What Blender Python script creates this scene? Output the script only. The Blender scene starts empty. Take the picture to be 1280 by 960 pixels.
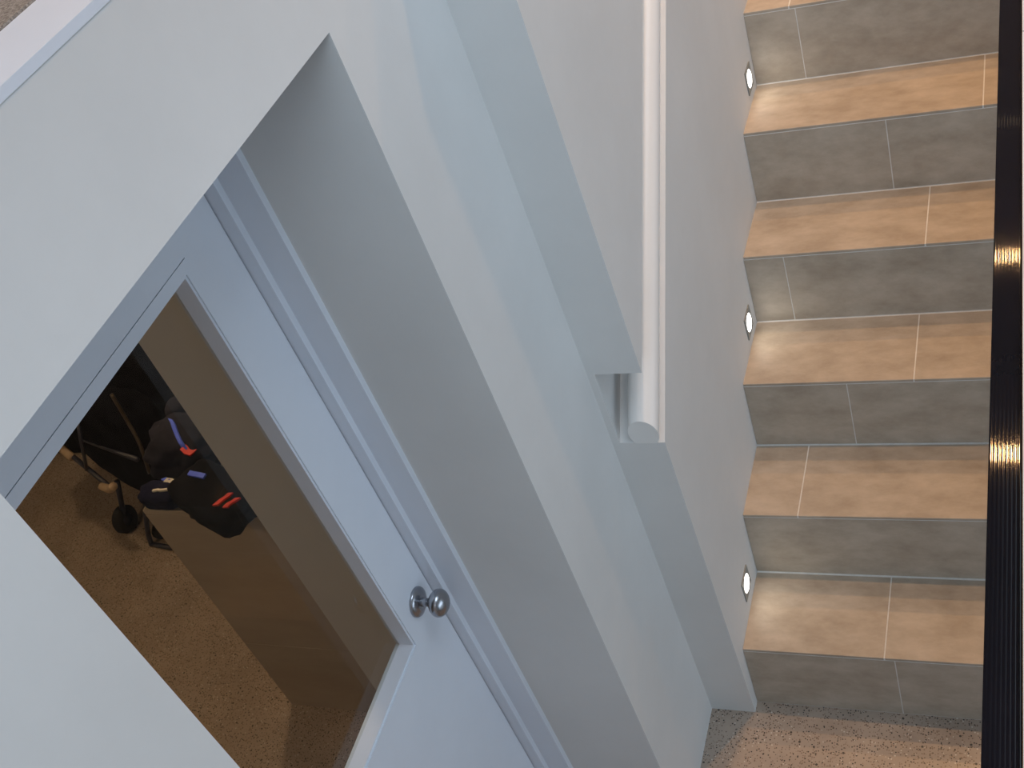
import bpy, bmesh, math, random
from mathutils import Vector, Matrix, noise
random.seed(7)
C = bpy.context.scene.collection
SC = bpy.context.scene

# ------------------------------------------------------------------ camera
cam_d = bpy.data.cameras.new('camera')
cam = bpy.data.objects.new('camera', cam_d)
C.objects.link(cam)
RGT = Vector((0.9071466, 0.2834432, -0.3110386))
DWN = Vector((-0.0297359, -0.6941106, -0.7192539))
FWD = Vector((-0.4197628, 0.6617177, -0.6212317))
m = Matrix((RGT, -DWN, -FWD)).transposed().to_4x4()
m.translation = Vector((0.7213, -1.60315, 2.62738))
cam.matrix_world = m
cam_d.sensor_width = 36.0
cam_d.lens = 1485.77 / 1280 * 36
cam_d.clip_start = 0.02
SC.camera = cam

# ------------------------------------------------------------------ light and exposure
SC.view_settings.view_transform = 'Standard'
SC.view_settings.look = 'None'
SC.view_settings.gamma = 1.0
SC.view_settings.use_curve_mapping = False
SC.view_settings.exposure = -0.12

world = bpy.data.worlds.new('world')
SC.world = world
world.use_nodes = True
bgn = world.node_tree.nodes['Background']
bgn.inputs[0].default_value = (0.62, 0.78, 1.0, 1)
bgn.inputs[1].default_value = 0.6


def area(name, loc, target, sx, sy, power, col):
    d = bpy.data.lights.new(name, 'AREA')
    d.shape = 'RECTANGLE'
    d.size, d.size_y, d.energy, d.color = sx, sy, power, col
    o = bpy.data.objects.new(name, d)
    C.objects.link(o)
    o.location = loc
    o.rotation_euler = (Vector(target) - Vector(loc)).to_track_quat('-Z', 'Y').to_euler()
    return o


COOL = (0.72, 0.86, 1.0)
area('skylight_daylight', (1.75, -0.3, 4.98), (1.75, -0.3, 0), 1.6, 2.9, 78, COOL)           # through the roof light
area('right_window_daylight', (4.58, -0.6, 3.72), (0, -0.6, 2.6), 4.4, 1.7, 14, COOL)     # through the side window
area('back_window_daylight', (0.5, -4.98, 3.6), (0.2, 0, 2.0), 3.2, 1.35, 80, COOL)        # through the rear window
area('hall_window_daylight', (4.56, -1.5, 1.1), (0, -1.5, 1.1), 3.6, 1.7, 50, COOL)       # through the ground floor glazing


# ------------------------------------------------------------------ materials
def mat(name, col, rough=0.5, metal=0.0, spec=0.5, coat=0.0):
    mt = bpy.data.materials.new(name)
    mt.use_nodes = True
    b = mt.node_tree.nodes['Principled BSDF']
    b.inputs['Base Color'].default_value = (*col, 1)
    b.inputs['Roughness'].default_value = rough
    b.inputs['Metallic'].default_value = metal
    b.inputs['Specular IOR Level'].default_value = spec
    b.inputs['Coat Weight'].default_value = coat
    return mt


def N(mt, t):
    return mt.node_tree.nodes.new(t)


def lk(mt, a, b):
    mt.node_tree.links.new(a, b)


def objco(mt, scale=(1, 1, 1)):
    tc = N(mt, 'ShaderNodeTexCoord')
    mp = N(mt, 'ShaderNodeMapping')
    mp.inputs['Scale'].default_value = scale
    lk(mt, tc.outputs['Object'], mp.inputs['Vector'])
    return mp.outputs['Vector']


def mottled(name, c1, c2, scale=4, stretch=(1, 1, 1), rough=0.6, detail=6, bump=0.0, bscale=60, spec=0.5, pos=(0.35, 0.65)):
    mt = mat(name, c1, rough, spec=spec)
    b = mt.node_tree.nodes['Principled BSDF']
    v = objco(mt, stretch)
    n = N(mt, 'ShaderNodeTexNoise')
    n.inputs['Scale'].default_value = scale
    n.inputs['Detail'].default_value = detail
    n.inputs['Roughness'].default_value = 0.65
    lk(mt, v, n.inputs['Vector'])
    r = N(mt, 'ShaderNodeValToRGB')
    r.color_ramp.elements[0].color = (*c1, 1)
    r.color_ramp.elements[1].color = (*c2, 1)
    r.color_ramp.elements[0].position, r.color_ramp.elements[1].position = pos
    lk(mt, n.outputs['Fac'], r.inputs['Fac'])
    lk(mt, r.outputs['Color'], b.inputs['Base Color'])
    if bump:
        n2 = N(mt, 'ShaderNodeTexNoise')
        n2.inputs['Scale'].default_value = bscale
        n2.inputs['Detail'].default_value = 4
        lk(mt, v, n2.inputs['Vector'])
        bp = N(mt, 'ShaderNodeBump')
        bp.inputs['Strength'].default_value = bump
        bp.inputs['Distance'].default_value = 0.002
        lk(mt, n2.outputs['Fac'], bp.inputs['Height'])
        lk(mt, bp.outputs['Normal'], b.inputs['Normal'])
    return mt


def terrazzo(name, base):
    mt = mottled(name, tuple(c * 0.86 for c in base), tuple(min(1, c * 1.1) for c in base), 5, rough=0.35)
    nt = mt.node_tree
    b = nt.nodes['Principled BSDF']
    cur = b.inputs['Base Color'].links[0].from_socket
    v = objco(mt)
    for sc, thr, dens, col in ((170, 0.32, 0.30, (0.04, 0.034, 0.03)), (150, 0.28, 0.14, (0.62, 0.57, 0.5)), (230, 0.40, 0.30, (0.20, 0.14, 0.10)), (85, 0.26, 0.07, (0.06, 0.052, 0.045))):
        vo = N(mt, 'ShaderNodeTexVoronoi')
        vo.inputs['Scale'].default_value = sc
        lk(mt, v, vo.inputs['Vector'])
        a = N(mt, 'ShaderNodeMath'); a.operation = 'LESS_THAN'
        lk(mt, vo.outputs['Distance'], a.inputs[0]); a.inputs[1].default_value = thr
        sp = N(mt, 'ShaderNodeSeparateColor')
        lk(mt, vo.outputs['Color'], sp.inputs[0])
        d = N(mt, 'ShaderNodeMath'); d.operation = 'LESS_THAN'
        lk(mt, sp.outputs[0], d.inputs[0]); d.inputs[1].default_value = dens
        mu = N(mt, 'ShaderNodeMath'); mu.operation = 'MULTIPLY'
        lk(mt, a.outputs[0], mu.inputs[0]); lk(mt, d.outputs[0], mu.inputs[1])
        mx = N(mt, 'ShaderNodeMix'); mx.data_type = 'RGBA'
        lk(mt, mu.outputs[0], mx.inputs[0]); lk(mt, cur, mx.inputs[6])
        mx.inputs[7].default_value = (*col, 1)
        cur = mx.outputs[2]
    lk(mt, cur, b.inputs['Base Color'])
    return mt


WHITE = mottled('white_wall_paint', (0.66, 0.66, 0.65), (0.70, 0.70, 0.69), 3, rough=0.7, bump=0.06, bscale=130, spec=0.25)
GLOSSW = mottled('white_gloss_paint', (0.69, 0.73, 0.80), (0.72, 0.76, 0.83), 5, rough=0.32, bump=0.03, bscale=90)
RAILW = mottled('cream_rail_paint', (0.76, 0.75, 0.73), (0.79, 0.78, 0.76), 5, rough=0.35)
TILE = mottled('stone_tile', (0.335, 0.278, 0.215), (0.51, 0.44, 0.36), 9, (1, 1.8, 1.8), rough=0.5, detail=9, bump=0.08, bscale=70, pos=(0.3, 0.7))
GROUT = mottled('pale_grout', (0.66, 0.65, 0.62), (0.74, 0.73, 0.70), 40, rough=0.9)
TERR = terrazzo('terrazzo', (0.40, 0.325, 0.265))
CARPET = mottled('speckled_carpet', (0.14, 0.115, 0.095), (0.34, 0.30, 0.26), 260, rough=0.95, detail=2, bump=0.8, bscale=300)
FLOORT = mottled('pinkish_floor_tile', (0.58, 0.52, 0.50), (0.66, 0.60, 0.58), 7, rough=0.45)
METAL = mottled('brushed_nickel', (0.36, 0.37, 0.40), (0.42, 0.43, 0.46), 30, rough=0.26)
METAL.node_tree.nodes['Principled BSDF'].inputs['Metallic'].default_value = 1.0
PLATE = mottled('grey_steel_plate', (0.20, 0.21, 0.20), (0.25, 0.26, 0.25), 30, rough=0.4)
BLACKG = mottled('glossy_black', (0.004, 0.004, 0.006), (0.007, 0.006, 0.009), 8, rough=0.035, spec=0.12)
BLACKF = mottled('black_fabric', (0.003, 0.003, 0.005), (0.009, 0.009, 0.013), 14, spec=0.1, rough=0.9, bump=0.3, bscale=120)
NAVY = mottled('navy_fabric', (0.005, 0.006, 0.022), (0.014, 0.016, 0.05), 12, spec=0.15, rough=0.85, bump=0.3, bscale=90)
GREYF = mottled('dark_grey_fabric', (0.013, 0.013, 0.022), (0.028, 0.028, 0.044), 12, spec=0.15, rough=0.85, bump=0.3, bscale=90)
BLUE = mottled('blue_fabric', (0.07, 0.13, 0.85), (0.11, 0.19, 0.98), 20, rough=0.6)
RED = mottled('red_webbing', (0.55, 0.012, 0.012), (0.75, 0.03, 0.02), 30, rough=0.6)
TAN = mottled('tan_leather', (0.42, 0.30, 0.20), (0.55, 0.42, 0.30), 20, rough=0.6)
PALE = mottled('white_webbing', (0.7, 0.66, 0.6), (0.8, 0.77, 0.7), 20, rough=0.6)
TUBE = mottled('dark_tube_metal', (0.02, 0.022, 0.04), (0.045, 0.048, 0.075), 20, rough=0.4)
BRONZE = mottled('brown_tube_metal', (0.045, 0.035, 0.026), (0.07, 0.055, 0.04), 20, rough=0.4)
RUBBER = mottled('black_rubber', (0.008, 0.008, 0.008), (0.015, 0.015, 0.015), 20, rough=0.8)
CABIN = mottled('taupe_laminate', (0.42, 0.36, 0.30), (0.48, 0.42, 0.355), 3, (1, 1, 3), rough=0.55)
DARKWOOD = mottled('black_stained_wood', (0.004, 0.0035, 0.0035), (0.008, 0.007, 0.007), 5, (6, 6, 1), rough=0.8, spec=0.15)
CEIL = mottled('ceiling_paint', (0.78, 0.78, 0.78), (0.8, 0.8, 0.8), 3, rough=0.8)
CRACK = mottled('joint_shadow_filler', (0.22, 0.22, 0.23), (0.3, 0.3, 0.31), 40, rough=0.9)

GLASS = mat('clear_glass', (1, 1, 1), 0.0)
_g = GLASS.node_tree
_out = _g.nodes['Material Output']
_tr = _g.nodes.new('ShaderNodeBsdfTransparent'); _tr.inputs[0].default_value = (0.93, 0.95, 0.94, 1)
_gl = _g.nodes.new('ShaderNodeBsdfGlossy'); _gl.inputs['Roughness'].default_value = 0.0
_fr = _g.nodes.new('ShaderNodeFresnel'); _fr.inputs[0].default_value = 1.45
_mx = _g.nodes.new('ShaderNodeMixShader')
_ge = _g.nodes.new('ShaderNodeNewGeometry')
_su = _g.nodes.new('ShaderNodeMath'); _su.operation = 'SUBTRACT'; _su.inputs[0].default_value = 1.0
_mu = _g.nodes.new('ShaderNodeMath'); _mu.operation = 'MULTIPLY'
_g.links.new(_ge.outputs['Backfacing'], _su.inputs[1])
_g.links.new(_fr.outputs[0], _mu.inputs[0]); _g.links.new(_su.outputs[0], _mu.inputs[1])
_g.links.new(_mu.outputs[0], _mx.inputs[0]); _g.links.new(_tr.outputs[0], _mx.inputs[1]); _g.links.new(_gl.outputs[0], _mx.inputs[2])
_g.links.new(_mx.outputs[0], _out.inputs['Surface'])


def emit(name, col, s):
    mt = mat(name, (0.8, 0.8, 0.8), 0.3)
    b = mt.node_tree.nodes['Principled BSDF']
    b.inputs['Emission Color'].default_value = (*col, 1)
    b.inputs['Emission Strength'].default_value = s
    return mt


STEPGLOW = emit('lit_step_light_lens', (1.0, 0.97, 0.90), 9)
WARMGLOW = emit('lit_downlight_lens', (1.0, 0.72, 0.42), 12)


# ------------------------------------------------------------------ mesh helpers
def mb():
    return bmesh.new()


def link(name, bm, mt, parent=None, smooth=False, bevel=0.0, seg=2, loc=None):
    bmesh.ops.recalc_face_normals(bm, faces=bm.faces)
    me = bpy.data.meshes.new(name)
    bm.to_mesh(me)
    bm.free()
    me.materials.append(mt)
    o = bpy.data.objects.new(name, me)
    C.objects.link(o)
    if smooth:
        for p in me.polygons:
            p.use_smooth = True
    if bevel:
        bv = o.modifiers.new('bevel', 'BEVEL')
        bv.width, bv.segments, bv.limit_method = bevel, seg, 'ANGLE'
    if parent:
        o.parent = parent
        o.matrix_parent_inverse = parent.matrix_world.inverted()
    return o


def box(bm, x0, x1, y0, y1, z0, z1):
    v = [bm.verts.new((x, y, z)) for x in (x0, x1) for y in (y0, y1) for z in (z0, z1)]
    for f in ((0, 1, 3, 2), (4, 6, 7, 5), (0, 4, 5, 1), (2, 3, 7, 6), (0, 2, 6, 4), (1, 5, 7, 3)):
        bm.faces.new([v[i] for i in f])


def prism_x(bm, poly, x0, x1):
    """poly in (y, z), extruded along x"""
    a = [bm.verts.new((x0, y, z)) for y, z in poly]
    b = [bm.verts.new((x1, y, z)) for y, z in poly]
    bm.faces.new(a)
    bm.faces.new(b[::-1])
    n = len(poly)
    for i in range(n):
        bm.faces.new((a[i], a[(i + 1) % n], b[(i + 1) % n], b[i]))


def tube(bm, pts, r, seg=10, cap=True):
    pts = [Vector(p) for p in pts]
    rings = []
    for i, p in enumerate(pts):
        t = (pts[min(i + 1, len(pts) - 1)] - pts[max(i - 1, 0)]).normalized()
        u = t.cross(Vector((0, 0, 1)))
        if u.length < 1e-3:
            u = t.cross(Vector((1, 0, 0)))
        u.normalize()
        w = t.cross(u)
        rr = r[i] if isinstance(r, (list, tuple)) else r
        rings.append([bm.verts.new(p + rr * (math.cos(a) * u + math.sin(a) * w)) for a in [2 * math.pi * k / seg for k in range(seg)]])
    for a, b in zip(rings, rings[1:]):
        for k in range(seg):
            bm.faces.new((a[k], a[(k + 1) % seg], b[(k + 1) % seg], b[k]))
    if cap:
        bm.faces.new(rings[0][::-1])
        bm.faces.new(rings[-1])


def curve(ctrl, n=20):
    """Catmull-Rom through the control points"""
    P = [Vector(c) for c in ctrl]
    P = [2 * P[0] - P[1]] + P + [2 * P[-1] - P[-2]]
    out = []
    for i in range(1, len(P) - 2):
        for k in range(n):
            t = k / n
            a, b, c, d = P[i - 1:i + 3]
            out.append(0.5 * ((2 * b) + (c - a) * t + (2 * a - 5 * b + 4 * c - d) * t * t + (3 * b - a - 3 * c + d) * t ** 3))
    out.append(P[-2])
    return out


def lathe(bm, prof, origin, axis='x', seg=32):
    """prof: (radius, along) pairs"""
    o = Vector(origin)
    ax = {'x': (Vector((1, 0, 0)), Vector((0, 1, 0)), Vector((0, 0, 1))), 'z': (Vector((0, 0, 1)), Vector((1, 0, 0)), Vector((0, 1, 0))), 'y': (Vector((0, 1, 0)), Vector((0, 0, 1)), Vector((1, 0, 0)))}[axis]
    rings = []
    for r, h in prof:
        if r < 1e-6:
            rings.append([bm.verts.new(o + ax[0] * h)])
        else:
            rings.append([bm.verts.new(o + ax[0] * h + r * (math.cos(2 * math.pi * k / seg) * ax[1] + math.sin(2 * math.pi * k / seg) * ax[2])) for k in range(seg)])
    for a, b in zip(rings, rings[1:]):
        for k in range(seg):
            k2 = (k + 1) % seg
            if len(a) == 1 and len(b) == 1:
                continue
            if len(a) == 1:
                bm.faces.new((a[0], b[k], b[k2]))
            elif len(b) == 1:
                bm.faces.new((a[k], a[k2], b[0]))
            else:
                bm.faces.new((a[k], a[k2], b[k2], b[k]))


def lump(bm, c, s, rot=(0, 0, 0), amp=0.12, freq=3.0, power=2.6, sub=4, seed=0, zmin=None):
    """a soft, creased cloth-like body: rounded box with noise folds"""
    tmp = bmesh.new()
    bmesh.ops.create_icosphere(tmp, subdivisions=sub, radius=1)
    from mathutils import Euler
    R = Euler(rot).to_matrix()
    idx = {}
    for v in tmp.verts:
        p = v.co.copy()
        k = (abs(p.x) ** power + abs(p.y) ** power + abs(p.z) ** power) ** (-1 / power)
        p *= k
        d = noise.noise(p * freq + Vector((seed * 3.1, seed * 1.7, seed))) + 0.5 * noise.noise(p * freq * 2.3 + Vector((seed, 5, 2)))
        p *= 1 + amp * d
        q = Vector((p.x * s[0], p.y * s[1], p.z * s[2]))
        q = R @ q + Vector(c)
        if zmin is not None and q.z < zmin:
            q.z = zmin
        idx[v.index] = bm.verts.new(q)
    for f in tmp.faces:
        bm.faces.new([idx[v.index] for v in f.verts])
    tmp.free()


def strap(bm, pts, w, side, th=0.004):
    """flat band along pts, width w measured along side"""
    pts = [Vector(p) for p in pts]
    s = Vector(side).normalized()
    prev = None
    for i, p in enumerate(pts):
        t = (pts[min(i + 1, len(pts) - 1)] - pts[max(i - 1, 0)]).normalized()
        n = t.cross(s).normalized()
        ring = [bm.verts.new(p + s * a * w / 2 + n * b * th / 2) for a, b in ((-1, -1), (1, -1), (1, 1), (-1, 1))]
        if prev:
            for k in range(4):
                bm.faces.new((prev[k], prev[(k + 1) % 4], ring[(k + 1) % 4], ring[k]))
        else:
            bm.faces.new(ring[::-1])
        prev = ring
    bm.faces.new(prev)


def struct(name, bm, mt, parent=None, **kw):
    o = link(name, bm, mt, parent, **kw)
    if not parent:
        o['kind'] = 'structure'
    return o


def empty(name, loc, kind=None):
    o = bpy.data.objects.new(name, None)
    C.objects.link(o)
    o.location = loc
    o.empty_display_size = 0.1
    o.matrix_world = Matrix.Translation(loc)
    if kind:
        o['kind'] = kind
    return o


def tag(o, label, cat, group=None):
    o['label'], o['category'] = label, cat
    if group:
        o['group'] = group
    return o


# ------------------------------------------------------------------ the setting
R_, G_, OV = 0.203, 0.2514, 0.0146       # riser, going, lean of the riser face
ZU = 2.308                                # upper floor level
ZF = -0.004
XB = -0.1111                              # face of the door wall
YE = -0.0301                              # free end of the stair wall
YJ, ZL, WO = -0.3582, 2.0821, 0.7578      # right jamb, lintel, opening width

b = mb(); box(b, -4.5, 4.72, -5.0, 5.5, ZF - 0.2, ZF); struct('floor', b, TERR)

# door wall, thick, with the deep opening
b = mb()
box(b, -0.45, XB, YJ, 1.5, ZF, ZU)
box(b, -0.45, XB, -5.0, YJ - WO, ZF, ZU)
box(b, -0.45, XB, YJ - WO, YJ, ZL, ZU)
struct('wall_left', b, WHITE)

# stair wall in front of it, with the sloping groove for the handrail
SB, SLB = 0.977, 0.846
ST, SLT = 1.1687, 0.862
XG = -0.095


def zlow(y): return SB + SLB * (y - YE)
def zhigh(y): return ST + SLT * (y - YE)


YT = YE + (ZU + 1.0 - ST) / SLT
ysplit = 3.4
ZP = ZU + 1.0
YTL = YE + (ZP - SB) / SLB
b = mb()
prism_x(b, [(YE, ZF), (ysplit, ZF), (ysplit, ZP), (0.9, ZP), (0.9, ZU), (YE, ZU)], XB, XG)
prism_x(b, [(YE, ZF), (ysplit, ZF), (ysplit, ZP), (YTL, ZP), (YE, SB)], XG, 0.0)
prism_x(b, [(YE, ST), (YT, ZP), (0.9, ZP), (0.9, ZU), (YE, ZU)], XG, 0.0)
struct('wall_stair', b, WHITE)

# upper floors either side of the stair void
b = mb(); box(b, -4.5, -0.45, -5.0, 5.5, 2.1, ZU - 0.003)
box(b, -0.45, -0.21, -5.0, 5.5, ZU - 0.004, ZU + 0.004); struct('floor_upper_left', b, CARPET)
b = mb(); box(b, -0.2095, XB + 0.0008, -5.0, YE, ZU - 0.01, ZU + 0.0012); struct('trim_1', b, GLOSSW)

fr = empty('floor_upper_right', (2.5, 0, ZU), 'structure')
b = mb(); box(b, 0.708, 4.5, -5.0, 5.5, 2.06, ZU - 0.011); link('slab', b, WHITE, fr)
yy = -5.0
edges = [-5.0, -4.4, -3.8, -3.2, -2.6, -2.0, -1.6, -1.012, -0.412, 0.19, 0.79, 1.39, 1.99, 2.59, 3.19, 3.79, 4.39, 5.0, 5.5]
for y0, y1 in zip(edges, edges[1:]):
    b = mb(); box(b, 0.7085, 1.3, y0 + 0.0006, y1 - 0.0006, ZU - 0.011, ZU - 0.004)
    link('floor_tile', b, FLOORT, fr)
b = mb(); box(b, 1.301, 4.5, -5.0, 5.5, ZU - 0.011, ZU - 0.004); link('floor_field', b, FLOORT, fr)
b = mb(); box(b, -0.45, 4.5, -5.0, -3.4, 2.06, ZU - 0.012); struct('floor_upper_back', b, FLOORT)
b = mb(); box(b, XB, 4.5, 3.4, 5.5, 2.06, ZU - 0.012); struct('floor_upper_front', b, FLOORT)

# lower right wall beside the stair, hidden under the upper floor
b = mb(); box(b, 1.001, 1.12, 2.6, 5.5, ZF, 2.06); struct('wall_right', b, WHITE)
b = mb(); box(b, -4.6, 4.6, -5.12, -5.0, ZF, 2.9); box(b, -4.6, -1.2, -5.12, -5.0, 2.9, 4.3)
box(b, 2.2, 4.6, -5.12, -5.0, 2.9, 4.3); box(b, -4.6, 4.6, -5.12, -5.0, 4.3, 4.9); struct('wall_back', b, WHITE)
b = mb(); box(b, -4.6, 4.6, 5.5, 5.62, ZF, 4.9); struct('wall_front', b, WHITE)
b = mb(); box(b, -4.62, -4.5, -5.12, 5.62, ZF, 4.9); struct('wall_far_left', b, WHITE)
b = mb(); box(b, 4.6, 4.72, -5.12, 5.62, 2.0, 2.85); box(b, 4.6, 4.72, -5.12, -4.6, ZF, 2.0); box(b, 4.6, 4.72, 0.4, 5.62, ZF, 2.0); box(b, 4.6, 4.72, -4.6, 0.4, ZF, 0.2); box(b, 4.6, 4.72, -5.12, -2.9, 2.85, 4.6)
box(b, 4.6, 4.72, 1.7, 5.62, 2.85, 4.6); box(b, 4.6, 4.72, -5.12, 5.62, 4.6, 4.9); struct('wall_far_right', b, WHITE)
b = mb()
for q in ((-4.62, 0.9, -5.12, 5.62), (2.6, 4.72, -5.12, 5.62), (0.9, 2.6, -5.12, -1.85), (0.9, 2.6, 1.25, 5.62)):
    box(b, *q, 4.82, 4.95)
struct('ceiling', b, CEIL)


def window(name, x0, x1, y0, y1, z0, z1, axis):
    w = empty(name, ((x0 + x1) / 2, (y0 + y1) / 2, z0), 'structure')
    f = 0.05
    b = mb()
    if axis == 'x':
        for q in ((y0, y1, z0, z0 + f), (y0, y1, z1 - f, z1), (y0, y0 + f, z0 + f, z1 - f), (y1 - f, y1, z0 + f, z1 - f), ((y0 + y1) / 2 - f / 2, (y0 + y1) / 2 + f / 2, z0 + f, z1 - f)):
            box(b, x0, x1, *q)
        link('window_frame', b, GLOSSW, w)
        b = mb(); box(b, (x0 + x1) / 2 - .003, (x0 + x1) / 2 + .003, y0 + f, y1 - f, z0 + f, z1 - f)
    elif axis == 'y':
        for q in ((x0, x1, z0, z0 + f), (x0, x1, z1 - f, z1), (x0, x0 + f, z0 + f, z1 - f), (x1 - f, x1, z0 + f, z1 - f), ((x0 + x1) / 2 - f / 2, (x0 + x1) / 2 + f / 2, z0 + f, z1 - f)):
            box(b, q[0], q[1], y0, y1, q[2], q[3])
        link('window_frame', b, GLOSSW, w)
        b = mb(); box(b, x0 + f, x1 - f, (y0 + y1) / 2 - .003, (y0 + y1) / 2 + .003, z0 + f, z1 - f)
    else:
        for q in ((x0, x1, y0, y0 + f), (x0, x1, y1 - f, y1), (x0, x0 + f, y0 + f, y1 - f), (x1 - f, x1, y0 + f, y1 - f)):
            box(b, *q, z0, z1)
        link('window_frame', b, GLOSSW, w)
        b = mb(); box(b, x0 + f, x1 - f, y0 + f, y1 - f, z1 - 0.02, z1 - 0.014)
    link('pane', b, GLASS, w)


window('window_1', 4.63, 4.69, -2.9, 1.7, 2.85, 4.6, 'x')
window('window_4', 4.63, 4.69, -4.6, 0.4, 0.2, 2.0, 'x')
window('window_2', -1.2, 2.2, -5.09, -5.03, 2.9, 4.3, 'y')
window('window_3', 0.9, 2.6, -1.85, 1.25, 5.0, 5.06, 'z')

# the room behind the door
b = mb(); box(b, -0.78, -0.45, -0.33, -0.137, ZF, 2.1); struct('wall_return', b, WHITE)
b = mb(); box(b, -4.5, -0.45, 1.5, 1.62, ZF, 2.1); struct('wall_inner_back', b, WHITE)

# ------------------------------------------------------------------ door_1
XD = -0.4104
door = empty('door_1', (XD, YJ - WO / 2, ZF), 'structure')
YL0, YL1 = YJ - WO + 0.0294, YJ - 0.0294            # leaf edges
b = mb()
for x0, x1, d0, d1 in ((-0.449, -0.3317, 0.0, 0.0137), (-0.449, -0.385, 0.0137, 0.0274)):
    box(b, x0, x1, YJ - d1, YJ - d0, ZF, ZL - d0)
    box(b, x0, x1, YJ - WO + d0, YJ - WO + d1, ZF, ZL - d0)
    box(b, x0, x1, YJ - WO + d1, YJ - d1, ZL - d1, ZL - d0)
link('door_frame', b, GLOSSW, door)
GY1, GZ0, GZ1 = -0.5005, 0.919, 1.828
GY0 = YL0 + (YL1 - GY1)
XK = XD - 0.044
ZJ = 1.8485
b = mb()
box(b, XK, XD, -0.487, YL1, ZF + 0.006, ZL - 0.0294)                # right stile
box(b, XK, XD, YL0, GY0, ZF + 0.006, ZL - 0.0294)                   # left stile
box(b, XK, XD, GY0, -0.487, ZF + 0.006, GZ0)                        # lower panel
box(b, XK, XD, GY0, -0.487, ZJ, ZL - 0.0294)                        # top rail
box(b, XK, XD, GY1, -0.487, GZ0, ZJ - 0.0016)
box(b, XK, XD, GY0, GY1, GZ1, ZJ - 0.0016)
box(b, XK, XD - 0.004, GY0, -0.487, ZJ - 0.0018, ZJ + 0.0002)
link('door_leaf', b, GLOSSW, door)
b = mb()                                                            # square glazing beads at the glass
XGL = XD - 0.034
for q in ((GY1 - 0.004, GY1, GZ0, GZ1), (GY0, GY0 + 0.004, GZ0, GZ1), (GY0 + 0.004, GY1 - 0.004, GZ0, GZ0 + 0.004), (GY0 + 0.004, GY1 - 0.004, GZ1 - 0.004, GZ1)):
    box(b, XGL, XD - 0.003, *q)
link('glazing_bead', b, GLOSSW, door)
b = mb(); box(b, XGL - 0.006, XGL, GY0 + 0.0005, GY1 - 0.0005, GZ0 + 0.0005, GZ1 - 0.0005); link('glass_pane', b, GLASS, door)
# knob on its round rose
KY, KZ = -0.4395, 0.972
b = mb()
lathe(b, [(0.0, 0.012), (0.016, 0.012), (0.0175, 0.0115), (0.024, 0.0085), (0.0285, 0.006), (0.030, 0.003), (0.030, 0.0)], (XD, KY, KZ))
rose = link('knob_rose', b, METAL, door, smooth=True)
rose['label'] = 'round satin metal rose plate of the door knob'
b = mb()
prof = [(0.009, 0.010), (0.0085, 0.02), (0.0085, 0.026), (0.011, 0.030)]
for k in range(1, 15):
    a = math.pi * k / 14
    prof.append((0.0275 * math.sin(a) if k < 14 else 0.0, 0.048 - 0.019 * math.cos(a)))
prof[4] = (0.0125, 0.0305)
lathe(b, prof, (XD, KY, KZ))
knob = link('door_knob', b, METAL, door, smooth=True)
knob['label'] = 'oval satin metal door knob'
b = mb()
for zz in (0.25, 1.0, 1.8):
    tube(b, [(XD + 0.004, YL0 - 0.001, zz - 0.04), (XD + 0.004, YL0 - 0.001, zz + 0.04)], 0.006)
link('hinge', b, METAL, door)

# ------------------------------------------------------------------ staircase
st = empty('staircase', (0.5, 0, ZF))
tag(st, 'straight flight of stone tiled steps with beige treads against the white wall', 'stairs')
NS = 11
T = 0.008


def ynose(k): return (k - 1) * G_ + OV


poly = [(0.0006, ZF)]
for k in range(1, NS + 1):
    poly.append((ynose(k) + 0.0006, k * R_ - 0.0006))
    poly.append((k * G_ + 0.0006, k * R_ - 0.0006))
poly[-1] = (3.39, NS * R_ - 0.0006)
poly.append((3.39, ZF))
b = mb()
a0 = [b.verts.new((0.0005, y, z)) for y, z in poly]
a1 = [b.verts.new((0.999, y, z)) for y, z in poly]
n = len(poly)
for i in range(n):
    b.faces.new((a0[i], a0[(i + 1) % n], a1[(i + 1) % n], a1[i]))
link('grout_bed', b, GROUT, st)
tj = {1: .3306, 2: .134, 3: .406, 4: .437, 5: .572, 6: .117, 7: .40, 8: .25, 9: .5, 10: .15, 11: .36}
rj = {1: .353, 2: .66, 3: .251, 4: .10, 5: .350, 6: .132, 7: .42, 8: .2, 9: .5, 10: .1, 11: .3}
TL = 0.60
GJ = 0.0025


def spans(j, TL=0.60):
    xs = [j]
    while xs[0] > 0.02:
        xs.insert(0, xs[0] - TL)
    while xs[-1] < 0.98:
        xs.append(xs[-1] + TL)
    return [(max(a + GJ / 2, 0.0008), min(c - GJ / 2, 0.998)) for a, c in zip(xs, xs[1:])]


for k in range(1, NS + 1):
    for x0, x1 in spans(tj[k]):
        b = mb()
        box(b, x0, x1, ynose(k), k * G_ - 0.0038 if k < NS else 3.39, k * R_ - T, k * R_)
        o = link('tread_tile', b, TILE, st, bevel=0.0008, seg=1)
    for x0, x1 in spans(rj[k], 0.90):
        b = mb()
        zb = (k - 1) * R_ + 0.0015 if k > 1 else ZF + 0.002
        zt = k * R_ - T - 0.0012
        y0 = (k - 1) * G_
        yb = y0 + OV * (zb - (k - 1) * R_) / R_
        yt = y0 + OV * (zt - (k - 1) * R_) / R_
        prism_x(b, [(yb, zb), (yb + T, zb), (yt + T, zt), (yt, zt)], x0, x1)
        link('riser_tile', b, TILE, st)

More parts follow.
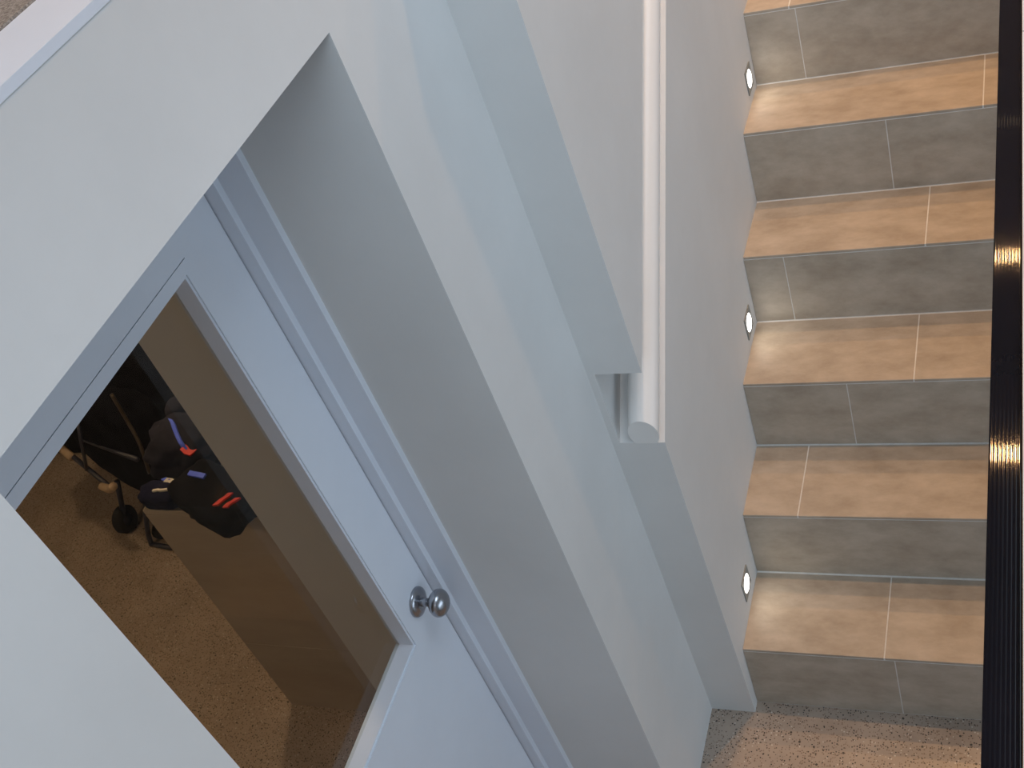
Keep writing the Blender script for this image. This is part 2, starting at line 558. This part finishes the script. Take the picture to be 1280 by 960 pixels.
# ------------------------------------------------------------------ handrail lying in the groove
b = mb()
sec = []
RC, RW, RH = -0.0385, 0.0315, 0.036
for i in range(48):
    a = 2 * math.pi * i / 48
    x, z = RC + RW * math.cos(a), 0.0265 + RH * math.sin(a)
    sec.append((x, max(z, 0.0)))
ys = [YE - 0.001, 2.2]
rings = [[b.verts.new((x, y, zlow(y) + z)) for x, z in sec] for y in ys]
for i in range(48):
    f = b.faces.new((rings[0][i], rings[0][(i + 1) % 48], rings[1][(i + 1) % 48], rings[1][i]))
    f.smooth = True
for y, flip in ((ys[0], 0), (ys[1], 1)):
    c = [b.verts.new((x, y, zlow(y) + z)) for x, z in sec]
    b.faces.new(c if flip else c[::-1])
hr = link('handrail', b, RAILW)
tag(hr, 'round white painted handrail sunk in the sloping groove of the stair wall', 'handrail')

# ------------------------------------------------------------------ step lights
lights = [((0.0, 1.1875, 1.076), 'square recessed step light, highest of the three, glowing beside the upper treads'),
          ((0.0, 0.681, 0.671), 'square recessed step light in the middle of three, beside the halfway treads'),
          ((0.0, 0.156, 0.2775), 'square recessed step light, lowest of the three, just above the bottom tread')]
for loc, lab in lights:
    e = empty('step_light', loc)
    tag(e, lab, 'step light', 'recessed step lights along the stair wall')
    x, y, z = loc
    b = mb()
    h = 0.0325
    outer = [(-h, -h), (h, -h), (h, h), (-h, h)]
    nseg = 32
    rr = 0.0245
    vo = [b.verts.new((0.003, y + p, z + q)) for p, q in outer]
    vb = [b.verts.new((0.0, y + p, z + q)) for p, q in outer]
    ci = [b.verts.new((0.003, y + rr * math.cos(2 * math.pi * k / nseg + math.pi / 4 + math.pi), z + rr * math.sin(2 * math.pi * k / nseg + math.pi / 4 + math.pi))) for k in range(nseg)]
    cb = [b.verts.new((0.0002, v.co.y, v.co.z)) for v in ci]
    for i in range(4):
        b.faces.new((vo[i], vo[(i + 1) % 4], vb[(i + 1) % 4], vb[i]))
        seq = [ci[(i * 8 + j) % nseg] for j in range(9)]
        b.faces.new([vo[i]] + [vo[(i + 1) % 4]] + seq[::-1])
    for k in range(nseg):
        b.faces.new((ci[k], ci[(k + 1) % nseg], cb[(k + 1) % nseg], cb[k]))
    link('face_plate', b, PLATE, e)
    b = mb()
    lathe(b, [(0.0244, 0.0004), (0.0244, 0.002), (0.020, 0.0045), (0.011, 0.006), (0.0, 0.0065)], loc)
    link('lens', b, STEPGLOW, e, smooth=True)
    ld = bpy.data.lights.new('step_lamp', 'SPOT')
    ld.energy, ld.color, ld.spot_size, ld.spot_blend, ld.shadow_soft_size = 0.14, (1.0, 0.94, 0.80), 2.6, 1.0, 0.02
    lo = bpy.data.objects.new('step_lamp', ld)
    C.objects.link(lo)
    lo.parent = e
    lo.matrix_parent_inverse = e.matrix_world.inverted()
    lo.location = (x + 0.012, y, z)
    lo.rotation_euler = Vector((1, 0, -0.9)).to_track_quat('-Z', 'Y').to_euler()

# ------------------------------------------------------------------ ribbed black rail at the edge of the upper floor
b = mb()
x0, x1 = 0.6972, 0.7078
nr = 8
w = (x1 - x0) / nr
prof = [(x0, 2.06), (x0, ZU - 0.009)]
for i in range(nr):
    for j in range(0, 7):
        u = (j + 0.5) / 7 * 2 - 1
        prof.append((x0 + w * (i + 0.5) + 0.5 * w * u, ZU - 0.009 + 0.035 * w * (1 - u * u)))
prof += [(x1, ZU - 0.009), (x1, 2.06)]
va = [b.verts.new((x, -3.38, z)) for x, z in prof]
vb = [b.verts.new((x, 2.4, z)) for x, z in prof]
for i in range(len(prof)):
    k = (i + 1) % len(prof)
    f = b.faces.new((va[i], va[k], vb[k], vb[i]))
    f.smooth = 1 < i < len(prof) - 3
for yy_, fl in ((-3.38, 1), (2.4, -1)):
    b.faces.new([b.verts.new((x, yy_, z)) for x, z in prof][::fl])
er = link('edge_rail', b, BLACKG)
tag(er, 'glossy black ribbed edge rail running down the right side beside the stairs', 'rail')

# ------------------------------------------------------------------ warm downlights over the stairs
for yy_, pw, lab in ((1.03, 165, 'round warm ceiling downlight nearest the foot of the stairs'), (1.98, 165, 'round warm ceiling downlight in the middle of the row over the stairs'), (2.88, 165, 'round warm ceiling downlight farthest up the stairs')):
    e = empty('downlight', (0.62, yy_, 4.82))
    tag(e, lab, 'downlight', 'row of warm downlights above the stairs')
    b = mb()
    lathe(b, [(0.035, 0.0), (0.035, -0.006), (0.052, -0.004), (0.054, 0.0)], (0.62, yy_, 4.82), 'z')
    link('trim_ring', b, METAL, e, smooth=True)
    b = mb()
    lathe(b, [(0.0, -0.002), (0.0345, -0.002)], (0.62, yy_, 4.82), 'z')
    link('lens', b, WARMGLOW, e)
    ld = bpy.data.lights.new('downlight_lamp', 'SPOT')
    ld.energy, ld.color, ld.spot_size, ld.spot_blend, ld.shadow_soft_size = pw, (1.0, 0.55, 0.23), 2.0, 0.35, 0.035
    lo = bpy.data.objects.new('downlight_lamp', ld)
    C.objects.link(lo)
    lo.parent = e
    lo.matrix_parent_inverse = e.matrix_world.inverted()
    lo.location = (0.62, yy_, 4.81)

# ------------------------------------------------------------------ the dim room behind the door glass
for lx, ly, pw, lab in ((-1.5, 0.35, 22, 'warm round ceiling lamp over the low cabinet of the room behind the door'),
                        (-2.5, -1.0, 22, 'added warm round fill lamp, unseen, brightening the room behind the door from deeper inside')):  # second lamp is an added fill for the cabinet front and return wall
    e = empty('ceiling_lamp', (lx, ly, 2.1))
    tag(e, lab, 'lamp')
    b = mb()
    lathe(b, [(0.05, 0.0), (0.05, -0.02), (0.045, -0.03), (0.0, -0.034)], (lx, ly, 2.1), 'z')
    link('lamp_body', b, METAL, e, smooth=True)
    ld = bpy.data.lights.new('room_lamp', 'POINT')
    ld.energy, ld.color, ld.shadow_soft_size = pw, (1.0, 0.68, 0.40), 0.05
    lo = bpy.data.objects.new('room_lamp', ld)
    C.objects.link(lo)
    lo.parent = e
    lo.matrix_parent_inverse = e.matrix_world.inverted()
    lo.location = (lx, ly, 2.0)

cab = empty('low_cabinet', (-1.06, 0.1, ZF))
tag(cab, 'low taupe cabinet behind the door glass carrying the dark bag', 'cabinet')
CX0, CX1, CY0, CY1 = -1.35, -0.785, -0.136, 0.30
b = mb(); box(b, CX0, CX1, CY0 + 0.012, CY1, ZF, 0.845); link('carcass', b, CABIN, cab)
b = mb(); box(b, CX0, CX1, CY0, CY0 + 0.0118, 0.3015, 0.845); link('front_panel', b, CABIN, cab, bevel=0.001)
b = mb(); box(b, CX0, CX1, CY0, CY0 + 0.0118, ZF, 0.30); link('plinth_panel', b, CABIN, cab, bevel=0.001)
b = mb(); box(b, CX0, CX1, CY0, CY1, 0.8455, 0.862); link('worktop', b, CABIN, cab, bevel=0.002)

ward = empty('wardrobe', (-2.4, 1.15, ZF))
tag(ward, 'tall black wardrobe at the back of the dim room behind the door glass', 'wardrobe')
b = mb(); box(b, -3.6, -1.2, 0.875, 1.48, 0.0, 2.08); link('wardrobe_body', b, DARKWOOD, ward)
for i in range(4):
    xa = -3.6 + 0.6 * i
    b = mb(); box(b, xa + 0.003, xa + 0.597, 0.855, 0.874, 0.06, 2.06)
    dr = link('wardrobe_door', b, DARKWOOD, ward, bevel=0.002)
    hx = xa + (0.56 if i % 2 == 0 else 0.04)
    b = mb(); tube(b, [(hx, 0.845, 0.95), (hx, 0.845, 1.15)], 0.006); box(b, hx - .004, hx + .004, .845, .856, .96, .97); box(b, hx - .004, hx + .004, .845, .856, 1.13, 1.14)
    link('handle', b, TUBE, dr)

# ------------------------------------------------------------------ things on the cabinet
from mathutils.bvhtree import BVHTree


def drape(o, pts, lift=0.004):
    """drop (x, y) points onto the top of a mesh object"""
    me = o.data
    mw = o.matrix_world
    t = BVHTree.FromPolygons([mw @ v.co for v in me.vertices], [list(p.vertices) for p in me.polygons])
    out = []
    for x, y in pts:
        h = t.ray_cast(Vector((x, y, 3)), Vector((0, 0, -1)))
        if h[0] is not None:
            out.append(h[0] + h[1] * lift)
    return out


def line2(a, b, n=8):
    return [(a[0] + (b[0] - a[0]) * i / n, a[1] + (b[1] - a[1]) * i / n) for i in range(n + 1)]


def on_top(parent, target, name, pts, w, side, mt, lift=0.003, label=None, th=0.005):
    p = drape(target, pts, lift)
    if len(p) < 2:
        return
    b = mb()
    strap(b, p, w, side, th)
    o = link(name, b, mt, parent)
    if label:
        o['label'] = label
    return o


bag = empty('duffel_bag', (-1.075, -0.135, 0.862))
tag(bag, 'small black bag with red straps lying on the front edge of the low cabinet', 'bag')
ZT = 0.8626
b = mb(); lump(b, (-1.105, -0.125, 0.903), (0.128, 0.066, 0.043), (0.0, 0.0, -0.45), 0.08, 2.2, 5.0, 4, 3, ZT)
body = link('bag_body', b, BLACKF, bag, smooth=True)
on_top(bag, body, 'bag_strap', line2((-1.046, -0.188), (-1.022, -0.15)), 0.014, (1, 0.1, 0), RED, label='red webbing strap')
on_top(bag, body, 'bag_strap', line2((-1.018, -0.19), (-1.0, -0.16)), 0.014, (1, 0.1, 0), RED, label='red webbing strap')
on_top(bag, body, 'zip_band', line2((-1.18, -0.088), (-1.125, -0.10)), 0.014, (0, 1, 0), BLUE, label='blue zip band')
b = mb(); lathe(b, [(0.0, -0.010), (0.012, -0.008), (0.014, 0.0), (0.012, 0.008), (0.0, 0.010)], (-1.165, -0.155, 0.877), 'x', 14)
link('toggle', b, RUBBER, bag, smooth=True)

jk = empty('jacket', (-1.27, 0.03, 0.862))
tag(jk, 'crumpled dark jacket with a blue stripe and red patch heaped behind the bag', 'jacket')
b = mb(); lump(b, (-1.278, 0.05, 0.913), (0.110, 0.094, 0.062), (0, 0, 0.3), 0.18, 2.6, 2.8, 4, 11, ZT)
jb = link('jacket_body', b, GREYF, jk, smooth=True)
on_top(jk, jb, 'stripe', [(-1.305, .062), (-1.292, .05), (-1.275, .03), (-1.255, .008), (-1.242, -.004), (-1.234, -.011)], 0.018, (1, -0.3, 0), BLUE, label='bright blue stripe')
on_top(jk, jb, 'patch', [(-1.238, -.008), (-1.224, -.015), (-1.208, -.018)], 0.022, (0.5, 1, 0), RED, label='red patch')
b = mb(); lump(b, (-1.335, 0.13, 0.955), (0.036, 0.036, 0.03), (0, 0, 0), 0.1, 2, 2.2, 3, 5); link('collar_roll', b, GREYF, jk, smooth=True)

tr = empty('trousers', (-1.04, 0.09, 0.862))
tag(tr, 'folded navy trousers piled against the wall end beside the jacket', 'trousers')
b = mb(); lump(b, (-1.03, 0.06, 0.905), (0.115, 0.085, 0.05), (0, 0, 0.1), 0.14, 2.4, 3.0, 4, 21, ZT)
tb = link('trouser_cloth', b, NAVY, tr, smooth=True)
on_top(tr, tb, 'belt_end', line2((-1.125, 0.005), (-1.10, 0.02)), 0.014, (0, 1, 0), TAN, label='tan leather belt end')

sc = empty('scarf', (-1.285, -0.09, 0.862))
tag(sc, 'dark navy scarf with a thin white edge lying over the cabinet corner', 'scarf')
b = mb(); lump(b, (-1.29, -0.107, 0.888), (0.058, 0.034, 0.028), (0, 0, -0.1), 0.14, 3, 3.4, 4, 31, ZT)
sb = link('scarf_cloth', b, NAVY, sc, smooth=True)
on_top(sc, sb, 'white_edge', line2((-1.29, -0.118), (-1.235, -0.115)), 0.006, (0, 1, 0), PALE, label='thin white edge')
on_top(sc, sb, 'cord', [(-1.275, -0.085), (-1.262, -.082), (-1.245, -.09)], 0.014, (0.3, 1, 0), PALE, label='white cord')
on_top(sc, sb, 'blue_hem', [(-1.30, -0.07), (-1.285, -.078), (-1.27, -.085)], 0.014, (1, 0.6, 0), BLUE, label='blue hem')

tick = empty('paper_tag', (-0.99, -0.128, 0.862))
tag(tick, 'tiny white folded paper tag on the cabinet edge right of the bag', 'tag')
b = mb()
prism_x(b, [(-0.134, 0.8625), (-0.108, 0.8625), (-0.121, 0.876)], -0.962, -0.94)
link('folded_paper', b, PALE, tick)

# ------------------------------------------------------------------ black folding pushchair on the terrazzo
pc = empty('pushchair', (-2.2, 0.5, ZF))
tag(pc, 'folded black pushchair with tubular frame standing on the terrazzo behind the glass', 'pushchair')
b = mb(); lump(b, (-2.10, 0.58, 0.45), (0.30, 0.13, 0.30), (0.0, 0.25, -0.25), 0.10, 2.0, 3.0, 4, 41); link('seat', b, BLACKF, pc, smooth=True)
b = mb(); lump(b, (-1.86, 0.62, 0.60), (0.24, 0.14, 0.22), (0.0, 0.2, 0), 0.08, 2.2, 2.6, 4, 42); link('hood', b, BLACKF, pc, smooth=True)


def rod(name, ctrl, r, mt, n=8, label=None):
    b = mb()
    tube(b, curve(ctrl, n) if len(ctrl) > 2 else ctrl, r)
    o = link(name, b, mt, pc, smooth=True)
    if label:
        o['label'] = label
    return o


rod('frame_tube', [(-2.46, 0.548, 0.38), (-2.195, 0.42, 0.31)], 0.009, TUBE)
rod('frame_tube', [(-2.27, 0.50, 0.47), (-1.96, 0.40, 0.47)], 0.009, TUBE)
rod('frame_tube', [(-2.13, 0.43, 0.62), (-2.21, 0.40, 0.42)], 0.006, TUBE)
rod('grip', [(-2.44, 0.532, 0.383), (-2.39, 0.508, 0.366)], 0.015, TAN, label='tan grip sleeve')
rod('grip', [(-2.235, 0.425, 0.312), (-2.19, 0.41, 0.315), (-2.15, 0.40, 0.34)], 0.015, TAN, label='tan grip sleeve')
rod('handle_bar', [(-1.90, 0.42, 0.74), (-1.90, 0.41, 0.64), (-1.88, 0.38, 0.56), (-1.90, 0.36, 0.45)], 0.006, BRONZE, label='bronze curved handle bar')
rod('hood_rib', [(-1.62, 0.36, 0.71), (-1.74, 0.37, 0.62)], 0.005, BRONZE)
rod('stand_leg', [(-2.15, 0.47, 0.20), (-2.20, 0.435, 0.07), (-2.218, 0.425, 0.006)], 0.009, TUBE)
rod('stand_foot', [(-2.222, 0.426, 0.005), (-2.115, 0.41, 0.005)], 0.009, TUBE)
for wx, wy, wr in ((-2.36, 0.50, 0.052), (-2.02, 0.62, 0.052), (-2.19, 0.47, 0.03)):
    b = mb()
    lathe(b, [(wr * .45, -0.016), (wr * .9, -0.018), (wr, -0.010), (wr, 0.010), (wr * .9, 0.018), (wr * .45, 0.016)], (wx, wy, wr + ZF), 'x', 24)
    wh = link('wheel', b, RUBBER, pc, smooth=True)
    b = mb(); lathe(b, [(0.0, -0.014), (wr * .46, -0.013), (wr * .46, 0.013), (0.0, 0.014)], (wx, wy, wr + ZF), 'x', 16)
    link('hub', b, TUBE, wh, smooth=True)
rod('axle', [(-2.36, 0.50, 0.05), (-2.30, 0.53, 0.22)], 0.010, TUBE)
rod('axle', [(-2.02, 0.62, 0.05), (-2.02, 0.60, 0.22)], 0.010, TUBE)
rod('axle', [(-2.19, 0.47, 0.026), (-2.15, 0.50, 0.20)], 0.007, TUBE)
